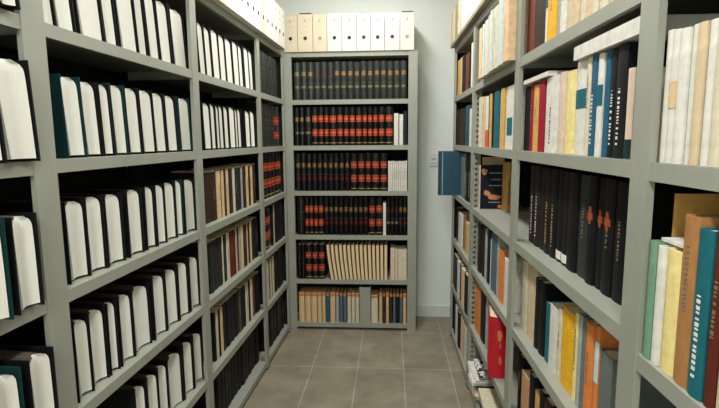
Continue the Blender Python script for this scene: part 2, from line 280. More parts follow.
("B",0,5,5,0.02,[(-0.7284,-0.7015,0.275,"A","k"),(-0.6996,-0.6728,0.275,"A","k"),(-0.6709,-0.6173,0.275,"W","k"),(-0.6154,-0.5696,0.275,"W","k"),(-0.5677,-0.5143,0.275,"W","k"),(-0.5086,-0.4774,0.275,"C","tan"),(-0.4765,-0.4453,0.275,"C","tan"),(-0.4443,-0.4131,0.275,"C","tan"),(-0.4122,-0.3811,0.275,"C","tan"),(-0.3802,-0.3491,0.275,"C","tan"),(-0.3482,-0.3172,0.275,"C","tan"),(-0.3162,-0.2852,0.275,"C","tan"),(-0.2842,-0.2533,0.275,"C","tan"),(-0.2523,-0.2214,0.275,"C","tan"),(-0.2205,-0.1896,0.275,"C","tan"),(-0.1887,-0.1578,0.275,"C","tan"),(-0.1569,-0.1261,0.275,"C","tan"),(-0.1251,-0.0943,0.275,"C","tan"),(-0.0934,-0.0626,0.275,"C","tan"),(-0.0617,-0.031,0.275,"C","tan"),(-0.0085,0.0251,0.25,"P","pk"),(0.027,0.0476,0.245,"P","cr"),(0.0494,0.1165,0.24,"P","cr")]),
("B",0,6,6,0.02,[(-0.7288,-0.6824,0.24,"O","tan"),(-0.6805,-0.634,0.24,"O","tan"),(-0.6322,-0.5838,0.24,"O","tan"),(-0.5819,-0.5473,0.24,"O","tan"),(-0.5453,-0.5165,0.24,"O","tan"),(-0.5146,-0.4838,0.24,"O","bl"),(-0.4818,-0.4396,0.24,"O","tan"),(-0.4377,-0.4089,0.24,"O","gr"),(-0.4069,-0.3802,0.24,"O","bg"),(-0.3783,-0.3495,0.24,"O","bg"),(-0.3457,-0.3152,0.24,"O","cr"),(-0.3132,-0.2846,0.24,"O","cr"),(-0.2827,-0.2503,0.24,"O","cr"),(-0.1589,-0.1039,0.225,"O","cr"),(-0.0963,-0.0698,0.24,"O","tan"),(-0.068,-0.0451,0.24,"O","br"),(-0.0433,-0.0187,0.24,"O","tan"),(-0.0169,0.0096,0.24,"O","br"),(0.0115,0.0341,0.24,"O","bg"),(0.036,0.0606,0.24,"O","nv"),(0.0625,0.0869,0.24,"O","bg"),(0.0888,0.117,0.24,"O","tan")]),
("R",2,1,1,0.018,[(1.1161,1.1687,0.24,"S","cr"),(1.1701,1.2181,0.24,"S","bei"),(1.2197,1.2664,0.24,"S","cr"),(1.2683,1.307,0.24,"S","cr"),(1.3091,1.357,0.24,"S","bei"),(1.3593,1.3972,0.24,"S","cr"),(1.3996,1.4475,0.24,"S","bei"),(1.4498,1.486,0.24,"S","bei"),(1.4898,1.5393,0.24,"S","wh"),(1.5418,1.5733,0.24,"S","gr"),(1.5757,1.6612,0.24,"S","yel"),(1.666,1.6937,0.24,"S","wh",(("lab","teal"),)),(1.6976,1.8041,0.24,"S","br"),(1.8082,1.894,0.24,"S","rbr")]),
("R",2,2,2,0.018,[(1.0699,1.0998,0.19,"S","pk",(("lab","dteal"),)),(1.1042,1.1526,0.247,"S","k",(("txt","w"),)),(1.1551,1.1876,0.244,"S","k",(("txt","w"),)),(1.1902,1.2166,0.247,"S","bl"),(1.2194,1.2506,0.245,"S","wh",(("lab","teal"),)),(1.2529,1.2885,0.247,"S","bl",(("txt","w"),)),(1.2916,1.3173,0.247,"S","cr"),(1.3198,1.3975,0.247,"S","wh",(("lab","teal"),)),(1.4005,1.4707,0.232,"S","yc"),(1.4748,1.5233,0.235,"S","pk"),(1.5268,1.6361,0.235,"S","wh",(("txt","k"),)),(1.6492,1.7085,0.235,"S","crm"),(1.7129,1.777,0.225,"S","yt"),(1.7818,1.8173,0.235,"S","crm"),(1.8222,1.894,0.23,"S","dg")]),
("R",2,3,3,0.05,[(1.1386,1.196,0.29,"S","k"),(1.1978,1.2526,0.29,"S","k",(("emb","1"),)),(1.2546,1.2946,0.29,"S","k",(("emb","1"),)),(1.2963,1.3447,0.29,"S","k",(("emb","1"),)),(1.347,1.4185,0.29,"S","gg"),(1.4212,1.4858,0.29,"S","k"),(1.4881,1.5374,0.29,"S","k",(("lab","whl"),)),(1.5398,1.5872,0.29,"S","k",(("lab","whl"),)),(1.5898,1.6463,0.29,"S","k",(("txt","g"),)),(1.65,1.7015,0.29,"S","dk",(("txt","g"),)),(1.7045,1.761,0.29,"S","dk"),(1.7643,1.8172,0.29,"S","dbr",(("txt","w"),)),(1.8207,1.894,0.29,"S","dbr",(("txt","w"),))]),
("R",2,4,4,0.03,[(1.1212,1.186,0.217,"S","sg"),(1.1912,1.2149,0.268,"S","or",(("lab","pbl"),)),(1.2177,1.2609,0.264,"S","or"),(1.2633,1.2871,0.265,"S","sg"),(1.2896,1.3146,0.259,"S","gr"),(1.3178,1.3447,0.254,"S","yc"),(1.3475,1.4416,0.241,"S","yel"),(1.4454,1.4718,0.223,"S","cr"),(1.4751,1.5474,0.21,"S","wh"),(1.551,1.598,0.2,"S","tl"),(1.6038,1.6585,0.254,"S","k"),(1.6638,1.7016,0.249,"S","dg"),(1.7072,1.808,0.275,"S","bei"),(1.8142,1.894,0.271,"S","cr")]),
("R",2,5,5,0.03,[(1.3028,1.3587,0.24,"S","br"),(1.3622,1.424,0.24,"S","cr"),(1.4278,1.4879,0.24,"S","k"),(1.492,1.5583,0.24,"S","mar"),(1.5629,1.6109,0.24,"S","k"),(1.616,1.673,0.2,"S","yt"),(1.6784,1.7287,0.24,"S","nv"),(1.7346,1.8266,0.2,"S","tanp"),(1.8331,1.894,0.24,"S","k")]),
("R",1,2,2,0.004,[(0.729,0.7683,0.22,"S","wh"),(0.7704,0.7964,0.223,"S","cr"),(0.7975,0.8196,0.224,"S","wh"),(0.8209,0.843,0.224,"S","bei"),(0.8444,0.8626,0.227,"S","wh"),(0.864,0.8904,0.227,"S","wh"),(0.8918,0.9154,0.23,"S","wh",(("lab","tanl"),)),(0.9169,0.9372,0.233,"S","wh")]),
("R",1,3,3,0.002,[(0.7028,0.7342,0.22,"S","cr"),(0.7361,0.7614,0.291,"S","rb"),(0.7624,0.7991,0.277,"S","tl",(("txt","w"),)),(0.8002,0.8412,0.292,"S","tan2"),(0.8425,0.8842,0.226,"S","yc"),(0.8856,0.9098,0.225,"S","wh"),(0.9114,0.9372,0.226,"S","gn")]),
("R",3,1,1,-0.035,[(1.942,2.0333,0.27,"S","pch",(("txt","g"),)),(2.0381,2.1195,0.265,"S","pb"),(2.1249,2.2165,0.252,"S","cr"),(2.221,2.2759,0.257,"S","pb"),(2.2809,2.3522,0.253,"S","pch"),(2.3575,2.4258,0.249,"S","pb"),(2.4316,2.4709,0.243,"S","wh"),(2.481,2.5547,0.238,"S","pch")]),
("R",3,2,2,0.018,[(2.0297,2.1818,0.261,"S","wh",(("lab","tealb"),)),(2.1871,2.2574,0.26,"S","yt"),(2.2613,2.2944,0.257,"S","gr"),(2.3002,2.4043,0.26,"S","tl"),(2.4109,2.4487,0.262,"S","k"),(2.4532,2.4995,0.262,"S","yt"),(2.5042,2.5282,0.265,"S","br"),(2.533,2.6105,0.26,"S","wh",(("lab","rose"),)),(2.6183,2.6903,0.262,"S","bei"),(2.6986,2.799,0.27,"S","cr")]),
("R",3,4,4,0.02,[(2.0289,2.1167,0.22,"S","wh"),(2.1344,2.2241,0.234,"S","or"),(2.228,2.2497,0.279,"S","gr"),(2.2537,2.3112,0.284,"S","bg"),(2.3154,2.3806,0.28,"S","bg"),(2.3873,2.4215,0.24,"S","pb"),(2.4262,2.498,0.278,"S","dk"),(2.5029,2.5483,0.272,"S","gr"),(2.5534,2.6277,0.275,"S","dk"),(2.6415,2.727,0.27,"S","dbr")]),
("R",3,5,5,0.02,[(2.4416,2.5029,0.27,"S","gr"),(2.5105,2.6159,0.266,"S","nv"),(2.6297,2.7764,0.255,"S","or")]),
("R",3,0,0,-0.03,[(2.2119,2.3447,0.22,"S","bei"),(2.3529,2.4798,0.22,"S","wh"),(2.4891,2.579,0.22,"S","cr"),(2.5891,2.6867,0.22,"S","wh"),(2.6976,2.8317,0.22,"S","wh")]),
("R",4,0,0,-0.03,[(2.8372,2.9589,0.22,"S","wh"),(2.9693,3.0955,0.22,"S","wh"),(3.103,3.2248,0.22,"S","wh"),(3.233,3.339,0.22,"S","cr"),(3.3478,3.4665,0.22,"S","ol2"),(3.4759,3.5737,0.22,"S","cr"),(3.5838,3.6771,0.22,"S","tan")]),
("R",4,1,1,0.01,[(2.9878,3.0377,0.262,"S","wh"),(3.0441,3.0996,0.22,"S","k"),(3.1095,3.2579,0.229,"S","rbr"),(3.2654,3.3742,0.241,"S","ch"),(3.3822,3.4526,0.245,"S","tan"),(3.4612,3.59,0.243,"S","yt")]),
("R",4,2,2,0.01,[(2.9664,3.044,0.22,"S","wh"),(3.054,3.2173,0.247,"S","tl2"),(3.2324,3.4483,0.242,"S","br"),(3.4615,3.59,0.247,"S","dbr")]),
("R",4,3,3,0.01,[(2.9725,3.0627,0.302,"S","k",(("txt","w"),)),(3.0701,3.1705,0.302,"S","k",(("txt","w"),)),(3.1785,3.2735,0.297,"S","sg"),(3.282,3.3698,0.294,"S","sg")]),
("R",4,4,4,0.02,[(3.0232,3.0931,0.2,"S","tan"),(3.0997,3.1774,0.2,"S","yt"),(3.1879,3.2859,0.24,"S","pat"),(3.2973,3.4574,0.22,"P","wh"),(3.4659,3.59,0.24,"S","br")]),
("R",4,5,5,0.0,[(2.9328,3.0518,0.25,"S","nv"),(3.0595,3.1642,0.25,"S","pch"),(3.1726,3.2675,0.25,"S","dg"),(3.2809,3.3589,0.25,"S","pb"),(3.3731,3.5741,0.25,"S","mar")]),
("R",4,6,6,0.01,[(2.9589,3.051,0.25,"S","wh"),(3.0583,3.1416,0.25,"S","tan"),(3.1494,3.2339,0.25,"S","cr"),(3.2423,3.35,0.25,"S","k"),(3.3634,3.456,0.25,"S","wh"),(3.4656,3.59,0.25,"S","k")]),
]

ORD = ['first', 'second', 'third', 'fourth', 'fifth', 'sixth', 'seventh', 'eighth', 'ninth', 'tenth', 'eleventh', 'twelfth', 'thirteenth', 'fourteenth', 'fifteenth', 'sixteenth',
       'seventeenth', 'eighteenth', 'nineteenth', 'twentieth', 'twenty-first', 'twenty-second', 'twenty-third', 'twenty-fourth', 'twenty-fifth']
BAY = {1: 'nearest bay', 2: 'second bay', 3: 'third bay', 4: 'far bay', 0: ''}
ROWN = {0: 'on top', 1: 'top row', 2: 'second row', 3: 'third row', 4: 'fourth row', 5: 'fifth row', 6: 'bottom row'}
def make_row(side, bay, rw, zi, sb, items):
    rnd = random.Random(hash((ord(side), bay, rw)) & 0xffff)
    n = len(items); z = (ZS[zi] if (side, bay, zi) != ('R', 1, 3) else 1.068)+.0006+(.0202 if side == 'R' and zi == 0 else 0)
    for i, it in enumerate(items):
        u0, u1, h, typ, c = it[:5]; o = dict(it[5]) if len(it) > 5 else {}
        w = max(.0035, u1-u0-.0010); u = (u0+u1)/2
        s = sb+rnd.uniform(0, .008)
        if side == 'B': s = .012+rnd.uniform(0, .006)
        d = {'F': .24, 'S': .16, 'P': .17, 'A': .20, 'W': .20, 'R': .2, 'C': .2, 'O': .17}[typ]+rnd.uniform(-.01, .01)
        if typ not in ('F',): h = h*(1+rnd.uniform(-.015, .0))
        else: h = h*(1+rnd.uniform(-.02, .012))
        k = i                                   # count from the end nearest the viewer, or from the left
        cn = CNAME[c]
        if typ == 'F': name, desc, cat = 'book', ('%s-covered book, fore-edge out' % cn), 'book'
        elif typ == 'S': name, desc, cat = 'book', '%s book' % cn, 'book'
        elif typ == 'A': name, desc, cat = 'bound_volume', '%s ribbed volume' % cn, 'book'
        elif typ in 'WR': name, desc, cat = 'bound_volume', '%s volume, red bands' % cn, 'book'
        elif typ == 'C': name, desc, cat = 'folder', 'tan sagging folder', 'folder'
        elif typ == 'O': name, desc, cat = 'book', '%s ochre-topped book' % cn, 'book'
        else: name, desc, cat = 'booklet', 'thin %s booklet' % cn, 'booklet'
        if zi == 0: where = '%s from near end, on top of right rack, %s' % (ORD[k], BAY[bay])
        elif side == 'B': where = '%s from left, %s, back bookcase' % (ORD[k], ROWN[rw])
        else: where = '%s from near end, %s, %s of %s rack' % (ORD[k], ROWN[rw], BAY[bay], 'left' if side == 'L' else 'right')
        grp = '%s of the %s' % (ROWN[rw], {'L': 'left rack', 'R': 'right rack', 'B': 'back bookcase'}[side]) + (', '+BAY[bay] if bay else '')
        X, Y, rz = place(side, u, s)
        if side == 'L' and bay == 3 and rw in (3, 4, 5) and typ == 'S': o['rag'] = .006+rnd.uniform(0, .005)
        e = empty(name, (X, Y, z), rz, desc+', '+where, cat, grp)
        if typ == 'O': w -= .002
        if typ == 'C': w -= .0035
        if typ == 'F': fore_book(e, w, d, h, c, rnd, {1: .10, 2: .05}.get(rw, 0))
        elif typ == 'C': paper_folder(e, w, d, h, c, .034*max(0, 1-(i-5)/14), rnd)
        elif typ == 'P': pamphlet(e, w, d, h, c, rnd)
        else: spine_book(e, w, d, h, typ, c, o)
for R in ROWS: make_row(*R)

# ------------------------------------------------------------------ racks
def post_mesh(w, dp, h, slots=True):
    """sheet-steel upright: front web and side flanges pierced with slots; local x = along the rack, front at y=0"""
    bm = bmesh.new(); t = .002
    box(bm, 0, w, 0, t, 0, h)
    for x in (0, w-t):
        if not slots:
            box(bm, x, x+t, t, dp, 0, h); continue
        box(bm, x, x+t, t, dp*.36, 0, h); box(bm, x, x+t, dp*.64, dp, 0, h)
        z = 0.0
        while z < h:
            z1 = min(z+.016, h)
            box(bm, x, x+t, dp*.36, dp*.64, z, z1); z += .030
    return bm
def shelf_mesh(L, D, lip=.034):
    bm = bmesh.new(); t = .002
    box(bm, 0, L, 0, D, -t, 0)
    box(bm, 0, L, 0, t, -lip, -t)
    box(bm, 0, t, t, D-t, -lip, -t); box(bm, L-t, L, t, D-t, -lip, -t)
    box(bm, 0, L, t, .014, -lip, -lip+t)
    return bm
def rack(side, bays, label, H=2.11, D=.33, pw=.07):
    X, Y, rz = place(side, 0, 0)
    e = empty('shelving_rack', (X, Y, 0), rz, label, 'shelving rack')
    sg = 1 if side != 'R' else -1
    edges = [bays[0][0]]+[b[1] for b in bays]
    def put(bm, name, u0, u1, y, z, m=PAINT):
        ob = link(name, bm, m, e)
        ob.location = (u0 if sg > 0 else -u1, y, z)
        return ob
    for i, (a, b) in enumerate(bays):
        # a..b clear span between posts
        for k, z in ZS.items():
            if side == 'R' and i == 0 and k == 3: z = 1.068
            put(shelf_mesh(b-a+.056, D), 'shelf', a-.028, b+.028, .0005, z)
        if True:
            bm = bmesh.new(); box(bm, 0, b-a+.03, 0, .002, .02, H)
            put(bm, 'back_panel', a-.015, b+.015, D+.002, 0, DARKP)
    ps = [(bays[0][0]-pw, bays[0][0])]+[(bays[i][1], bays[i+1][0]) for i in range(len(bays)-1)]+[(bays[-1][1], bays[-1][1]+.03)]
    for a, b in ps:
        slotted = side == 'R' and abs(a-2.805) < .01
        put(post_mesh(b-a, .045 if slotted else .014, H, slotted), 'post', a, b, -.002, 0)
        ob = put(post_mesh(b-a, .03, H), 'rear_post', a, b, D-.034, 0, DARKP)  # rear posts coloured near-black to pass for steel in shade
        bm = bmesh.new()
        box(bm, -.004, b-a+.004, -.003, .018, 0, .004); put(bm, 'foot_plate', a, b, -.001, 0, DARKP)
    bm = bmesh.new(); L = bays[-1][1]+.028
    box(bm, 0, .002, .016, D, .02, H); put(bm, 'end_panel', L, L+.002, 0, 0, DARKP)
    return e
rack('L', [(.29, 1.125), (1.201, 2.053), (2.113, 2.985), (3.038, 3.612)], 'long grey-green steel shelving rack along the left wall')
rack('R', [(.10, .945), (1.011, 1.874), (1.936, 2.805), (2.862, 3.60)], 'long grey-green steel shelving rack along the right wall')

# back bookcase
XB0, XB1 = -.8053, .1872
e = empty('bookcase', (XB0, BKY, 0), 0, 'grey-green steel bookcase standing against the back wall', 'bookcase')
Wb = XB1-XB0
for x in (0, Wb-.066):
    bm = bmesh.new()
    box(bm, x, x+.066, 0, .004, 0, 2.117); box(bm, (x if x == 0 else x+.062), (x+.004 if x == 0 else x+.066), .004, .325, 0, 2.117)
    box(bm, (x+.062 if x == 0 else x), (x+.066 if x == 0 else x+.004), .004, .03, 0, 2.117)
    link('side_panel', bm, PAINT, e)
for k, z in {1: 1.775, 2: 1.438, 3: 1.10-.005, 4: .755, 5: .405, 6: .055}.items():
    ob = link('shelf', shelf_mesh(Wb-.12, .315, .034), PAINT, e); ob.location = (.06, .006, z)
bm = bmesh.new(); box(bm, .004, Wb-.004, .004, .325, 2.084, 2.117); link('top_panel', bm, PAINT, e)
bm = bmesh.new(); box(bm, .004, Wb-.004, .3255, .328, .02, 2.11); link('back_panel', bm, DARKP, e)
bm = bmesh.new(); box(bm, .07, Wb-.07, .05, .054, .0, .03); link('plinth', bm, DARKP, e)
# steel divider in the bottom row
X0 = -.389
e = empty('shelf_divider', (-0.2046, BKY+.01, .0556), 0, 'upright grey steel divider panel between books, bottom row of back bookcase', 'divider')
bm = bmesh.new(); box(bm, -.042, .042, 0, .0015, 0, .29); box(bm, -.042, -.0405, .0015, .15, 0, .29); box(bm, .0405, .042, .0015, .15, 0, .29)
link('panel', bm, PAINT, e)

# boards that overhang the racks' tops, and what stands on the left one: box files
def top_board(side, a, b, over, label, t=.02):
    X, Y, rz = place(side, (a+b)/2, -over)
    e = empty('top_board', (X, Y, 2.1176), rz, label, 'board')
    bm = bmesh.new(); L = (b-a)/2
    box(bm, -L, L, 0, .35, 0, t)
    ob = link('board', bm, mat('olive_grey_board', (138, 134, 108), .6, .12, 12), e)
    return ob
top_board('R', .1, 3.64, .03, 'olive-grey board overhanging the top of the right rack')
def box_file(w, d, h, tone, rnd, holed=True):
    cm = mat('white_card' if tone else 'cream_card', (212, 210, 200) if tone else (206, 194, 168), .8, .04, 20)
    e = empty('box_file', (0, 0, 0))
    bm = bmesh.new(); box(bm, -w/2, w/2, 0, d, 0, h-.004)
    bmesh.ops.bevel(bm, geom=bm.edges[:], offset=.0012, segments=1, affect='EDGES')
    link('body', bm, cm, e)
    bm = bmesh.new(); box(bm, -w/2+.001, w/2-.001, .0, d, h-.0035, h); link('lid', bm, cm, e)
    bm = bmesh.new()                                    # finger hole with a metal rim
    c1 = []; n = 14; hz = h*.36
    for rr, yy in ((.0135, -.0004), (.0125, -.0014), (.0120, -.0006)):
        c1.append([bm.verts.new((rr*math.cos(2*PI*i/n), yy, hz+rr*math.sin(2*PI*i/n))) for i in range(n)])
    for a, b in ((0, 1), (1, 2)):
        for i in range(n): bm.faces.new((c1[a][i], c1[a][(i+1) % n], c1[b][(i+1) % n], c1[b][i]))
    bm.faces.new(c1[2]).material_index = 0
    link('finger_hole', bm, INK if holed else mat('grey_rim', (150, 148, 140), .5, .05), e)
    bm = bmesh.new()
    for k in range(4):
        a = -.012+k*.0065
        box(bm, a, a+.0045, -.0007, .001, h*.66, h*.68)
    link('printed_word', bm, mat('pale_grey_print', (168, 162, 150), .7, .05), e)
    bm = bmesh.new(); box(bm, -.009, .009, -.0007, .001, h*.79, h*.81); box(bm, -.006, .006, -.0007, .001, h*.81, h*.86)
    link('printed_crest', bm, mat('pale_grey_print', (168, 162, 150), .7, .05), e)
    return e
rnd = random.Random(3)
bx = [-.807, -.703, -.591, -.487, -.379, -.271, -.170, -.070, .040, .143]
for i in range(9):
    w = bx[i+1]-bx[i]-.003
    h = .262+(.003 if i % 2 else 0)
    e = box_file(w, .30, h, i > 2, rnd, holed=i not in (2, 8))
    e.location = ((bx[i]+bx[i+1])/2+.018, BKY-.008, 2.1176)
    e['label'] = '%s box file, %s from left, on top of the back bookcase' % ('cream card' if i <= 2 else 'white card', ORD[i])
    e['category'] = 'box file'; e['group'] = 'box files on the back bookcase'
    # dark slab painting the shade in the gap of a lifted lid
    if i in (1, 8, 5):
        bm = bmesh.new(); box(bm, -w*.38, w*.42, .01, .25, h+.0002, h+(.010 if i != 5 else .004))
        link('lid_gap_shade', bm, INK, e)
u = .62; k = 0
while u < 3.52:
    w = .098
    e = box_file(w-.002, .30, .262, k % 7 != 3, rnd)
    X, Y, rz = place('L', u+w/2, -.038)
    e.location = (X, Y, 2.1176); e.rotation_euler = (0, 0, rz)
    e['label'] = '%s box file, %s from the near end, on top of left rack' % ('cream card' if k % 7 == 3 else 'white card', (ORD+['twenty-sixth', 'twenty-seventh', 'twenty-eighth', 'twenty-ninth', 'thirtieth'])[k])
    e['category'] = 'box file'; e['group'] = 'box files on the left rack'
    u += w; k += 1

# ------------------------------------------------------------------ single things lying about
def lying(name, label, cat, X, Y, z, rz, w, d, h, c, pm=PAGES, group=None, lined=False):
    """a book or booklet lying flat: two boards, a spine along -x, pages between"""
    e = empty(name, (X, Y, z), rz, label, cat, group)
    t = min(.002, h*.15)
    bm = bmesh.new(); box(bm, -w/2, w/2, -d/2, d/2, 0, t); box(bm, -w/2, w/2, -d/2, d/2, h-t, h); box(bm, w/2-t, w/2, -d/2, d/2, t, h-t)
    link('cover', bm, cmat(c), e)
    bm = bmesh.new(); box(bm, -w/2+.003, w/2-t-.0002, -d/2+.003, d/2-.003, t+.0002, h-t-.0002); link('pages', bm, pm, e)
    return e
def on_rack(side, u, sb): return place(side, u, sb)
X, Y, rz = place('R', 1.205, .115)
lying('large_book', 'large flat white book lying across blue and black books beside nearest right post', 'book', X, Y, 1.6865, rz-PI/2, .21, .345, .034, 'wh')
X, Y, rz = place('R', 1.72, .10)
lying('flat_board_book', 'thin pale book lying flat on crimson and white books, second bay', 'book', X, Y, 1.6745, rz-PI/2, .18, .27, .014, 'wh')
# display book with a picture on its front
e = empty('picture_book', (.556, 2.745, 1.0956), 0, 'dark book with orange picture facing out, on the emptier right shelf', 'book')
bm = bmesh.new(); box(bm, -.066, .066, 0, .002, 0, .242); box(bm, -.066, .066, .024, .026, 0, .242); box(bm, -.066, -.064, .002, .024, 0, .242); link('cover', bm, cmat('nv'), e)
bm = bmesh.new(); box(bm, -.0635, .063, .0025, .0235, .002, .239); link('pages', bm, PAGES, e)
bm = bmesh.new(); box(bm, -.070, -.0662, -.001, .026, 0, .242); link('spine', bm, cmat('pk'), e)
def blob(bm, x, z, rx, rz_, ph, y=-.0012, n=14):
    vs = [bm.verts.new((x+rx*math.cos(a)*(1+.18*math.sin(3*a+ph)), y, z+rz_*math.sin(a)*(1+.15*math.cos(2*a+ph)))) for a in [2*PI*i/n for i in range(n)]]
    vb = [bm.verts.new((v.co.x, 0, v.co.z)) for v in vs]
    bm.faces.new(vs)
    for i in range(n): bm.faces.new((vs[i], vs[(i+1) % n], vb[(i+1) % n], vb[i]))
bm = bmesh.new()
blob(bm, .008, .065, .036, .016, 1); blob(bm, -.030, .088, .018, .014, 2); blob(bm, -.045, .205, .015, .02, .4); blob(bm, .042, .014, .014, .009, 2.2)
link('illustration', bm, mat('orange_picture', (206, 138, 88), .6, .35, 80), e)
bm = bmesh.new()
for z, a, b in ((.196, -.02, .05), (.160, -.01, .045), (.127, -.02, .05), (.034, -.02, .045)): box(bm, a, b, -.001, 0, z, z+.005)
link('cover_lines', bm, mat('pale_blue_print', (150, 160, 176), .6, .1), e)
X, Y, rz = place('R', 2.60, .13)
e = empty('book', (.6245, 2.655, 1.0956), 0, 'golden tan book with its spine to the viewer, right of the picture book', 'book')
spine_book(e, .033, .086, .262, 'S', 'yt', {'txt': 'k'})
e = empty('folder', (.565, 2.776, 1.0956), 0, 'tan card folder standing behind the picture book', 'folder')
pamphlet(e, .12, .011, .285, 'tan', random.Random(4))
# red volume at the edge of a lower shelf
e = empty('book', (.477, 2.140, .4056), -.17, 'thick red book with gold lettering at the edge of lower right shelf', 'book')
cv = cover_shell(.080, .185, .285, 'crm', .010, t=.003); cv.parent = e
cv.data.materials.clear(); cv.data.materials.append(mat('bright_red_cloth', (186, 20, 34), .45, .08, 40))
page_box(.080, .185, .285, .010, CREAMP, e)
for a in ((.006, .20, .010, .030, .5), (.010, .155, .004, .014, 1.4), (.012, .085, .007, .018, 2.6)):
    bm = bmesh.new(); blob(bm, *a, y=-.0016); link('gold_stamp', bm, mat('gold_stamp', (206, 116, 66), .4, .3, 90), cv)
# blue volume sticking out of the far bay
X, Y, rz = place('R', 3.43, -.128)
e = empty('book', (X, Y, ZS[3]+.0006), rz, 'large blue volume sticking out of the far right bay', 'book')
cv = cover_shell(.055, .27, .302, 'bl', .012); cv.parent = e
cv.data.materials.clear(); cv.data.materials.append(mat('blue_book_cloth', (34, 72, 88), .35, .08, 30))
page_box(.055, .27, .302, .012, PAGES, e)
bm = bmesh.new(); box(bm, -.0285, -.0274, .026, .029, .002, .300); box(bm, .0274, .0285, .026, .029, .002, .300); link('hinge_highlight', bm, cmat('pb'), e)  # pale strips paint the highlight along the hinges
# nearest right bay: tan folder behind, a white booklet lying on the pale books, loose things below
e = empty('folder', (.655, .9382, 1.0686), 0, 'tall tan card folder against the nearest right post, behind green book', 'folder')
pamphlet(e, .26, .0058, .312, 'yt', random.Random(5))
X, Y, rz = place('R', .872, .095)
lying('booklet', 'thin white booklet lying on the green, white and yellow books', 'booklet', X, Y, 1.2955, rz-PI/2, .15, .105, .006, 'wh')
zz = ZS[4]+.0006; pile = [('wh', .030, .24, .17, 'white book at the bottom of small pile, nearest right bay'), ('dg', .018, .22, .16, 'dark green book in small pile, nearest right bay'), ('tl', .022, .2, .15, 'teal book in small pile, nearest right bay'), ('br', .012, .21, .15, 'brown booklet under cream pad, nearest right bay'), ('cr', .014, .2, .13, 'cream pad topping small pile, nearest right bay')]
for i, (c, h, d, w, lb) in enumerate(pile):
    X, Y, rz = place('R', .80+.006*i, .10+.008*(i % 2))
    lying('book', lb, 'book', X, Y, zz, rz-PI/2+(-.05, .06, -.04, .1, -.12)[i], w, d, h, c, group='small pile in the nearest right bay'); zz += h+.0006
# heaps on the bottom shelf
rnd = random.Random(11)
def heap(u, n, cs, tag, w0=.20, d0=.27, sb=.105):
    zz = ZS[6]+.0006
    for i in range(n):
        c = cs[i % len(cs)]; h = rnd.uniform(.008, .018)
        X, Y, rz = place('R', u+rnd.uniform(-.012, .012), sb+rnd.uniform(-.015, .02))
        last = i == n-1
        lb = '%s magazine, %s from bottom of heap %s' % (CNAME[c], ORD[i], tag)
        lying('magazine', lb, 'magazine', X, Y, zz, rz-PI/2+PI+rnd.uniform(-.10, .10), w0*rnd.uniform(.9, 1.05), d0*rnd.uniform(.85, 1.0), h, c, pm=PAGES, group='magazines heaped '+tag); zz += h+.0006
    return zz
z1 = heap(2.65, 12, ['wh', 'k', 'cr', 'or', 'wh', 'nv', 'cr', 'dg', 'wh', 'wh'], 'on bottom right shelf, third bay')
z2 = heap(2.32, 8, ['cr', 'wh', 'mar', 'wh', 'k', 'wh'], 'below the thick red book')
X, Y, rz = place('R', 2.33, .055)
lying('pad', 'cream card pad on top of the heap below the thick red book', 'pad', X, Y, z2, rz-PI/2-.05, .13, .27, .03, 'cr', CREAMP)
X, Y, rz = place('R', 2.63, .10)
def crumple(name, label, X, Y, z, sx, sy, h, seed, m):
    r = random.Random(seed); bm = bmesh.new(); n = 12
    top = [[None]*(n+1) for _ in range(n+1)]; bot = [[None]*(n+1) for _ in range(n+1)]
    for i in range(n+1):
        for j in range(n+1):
            x = (i/n-.5)*sx; y = (j/n-.5)*sy; e_ = min(i, n-i, j, n-j)/3
            hh = .004+h*min(1, e_)*r.uniform(.3, 1)
            jx, jy = r.uniform(-.3, .3)*sx/n, r.uniform(-.3, .3)*sy/n
            top[i][j] = bm.verts.new((x+jx, y+jy, hh+.001)); bot[i][j] = bm.verts.new((x+jx, y+jy, max(0, hh-.003) if e_ > 0 else 0))
    for i in range(n):
        for j in range(n):
            bm.faces.new((top[i][j], top[i+1][j], top[i+1][j+1], top[i][j+1])); bm.faces.new((bot[i][j], bot[i][j+1], bot[i+1][j+1], bot[i+1][j]))
    for i in range(n):
        for a, b in (((i, 0), (i+1, 0)), ((i+1, n), (i, n)), ((0, i+1), (0, i)), ((n, i), (n, i+1))):
            bm.faces.new((bot[a[0]][a[1]], bot[b[0]][b[1]], top[b[0]][b[1]], top[a[0]][a[1]]))
    o = link(name, bm, m); o.location = (X, Y, z); o['label'] = label; o['category'] = 'newspaper'
    return o
def news_mat():
    m = mat('printed_newspaper', (200, 200, 196), .9, .1, 40)
    r = [n for n in m.node_tree.nodes if n.type == 'VALTORGB'][0]
    r.color_ramp.elements[0].position = .44; r.color_ramp.elements[1].position = .47; r.color_ramp.elements[0].color = (.03, .03, .035, 1); r.color_ramp.elements[1].color = (.62, .62, .60, 1)
    return m
crumple('crumpled_newspaper', 'crumpled black and white newspaper on the magazine heap, third right bay', X, Y, z1, .17, .22, .03, 5, news_mat())


# ------------------------------------------------------------------ room
def plane_box(name, x0, x1, y0, y1, z0, z1, m):
    bm = bmesh.new(); box(bm, x0, x1, y0, y1, z0, z1); return struct(link(name, bm, m))
WALL = mat('wall_paint', (234, 238, 232), .85, .02, 2)
CEIL = mat('ceiling_paint', (214, 214, 206), .9, .02, 2)
XW0, XW1, YW0, YW1, HC = -1.27, .86, -2.2, 4.016, 2.85
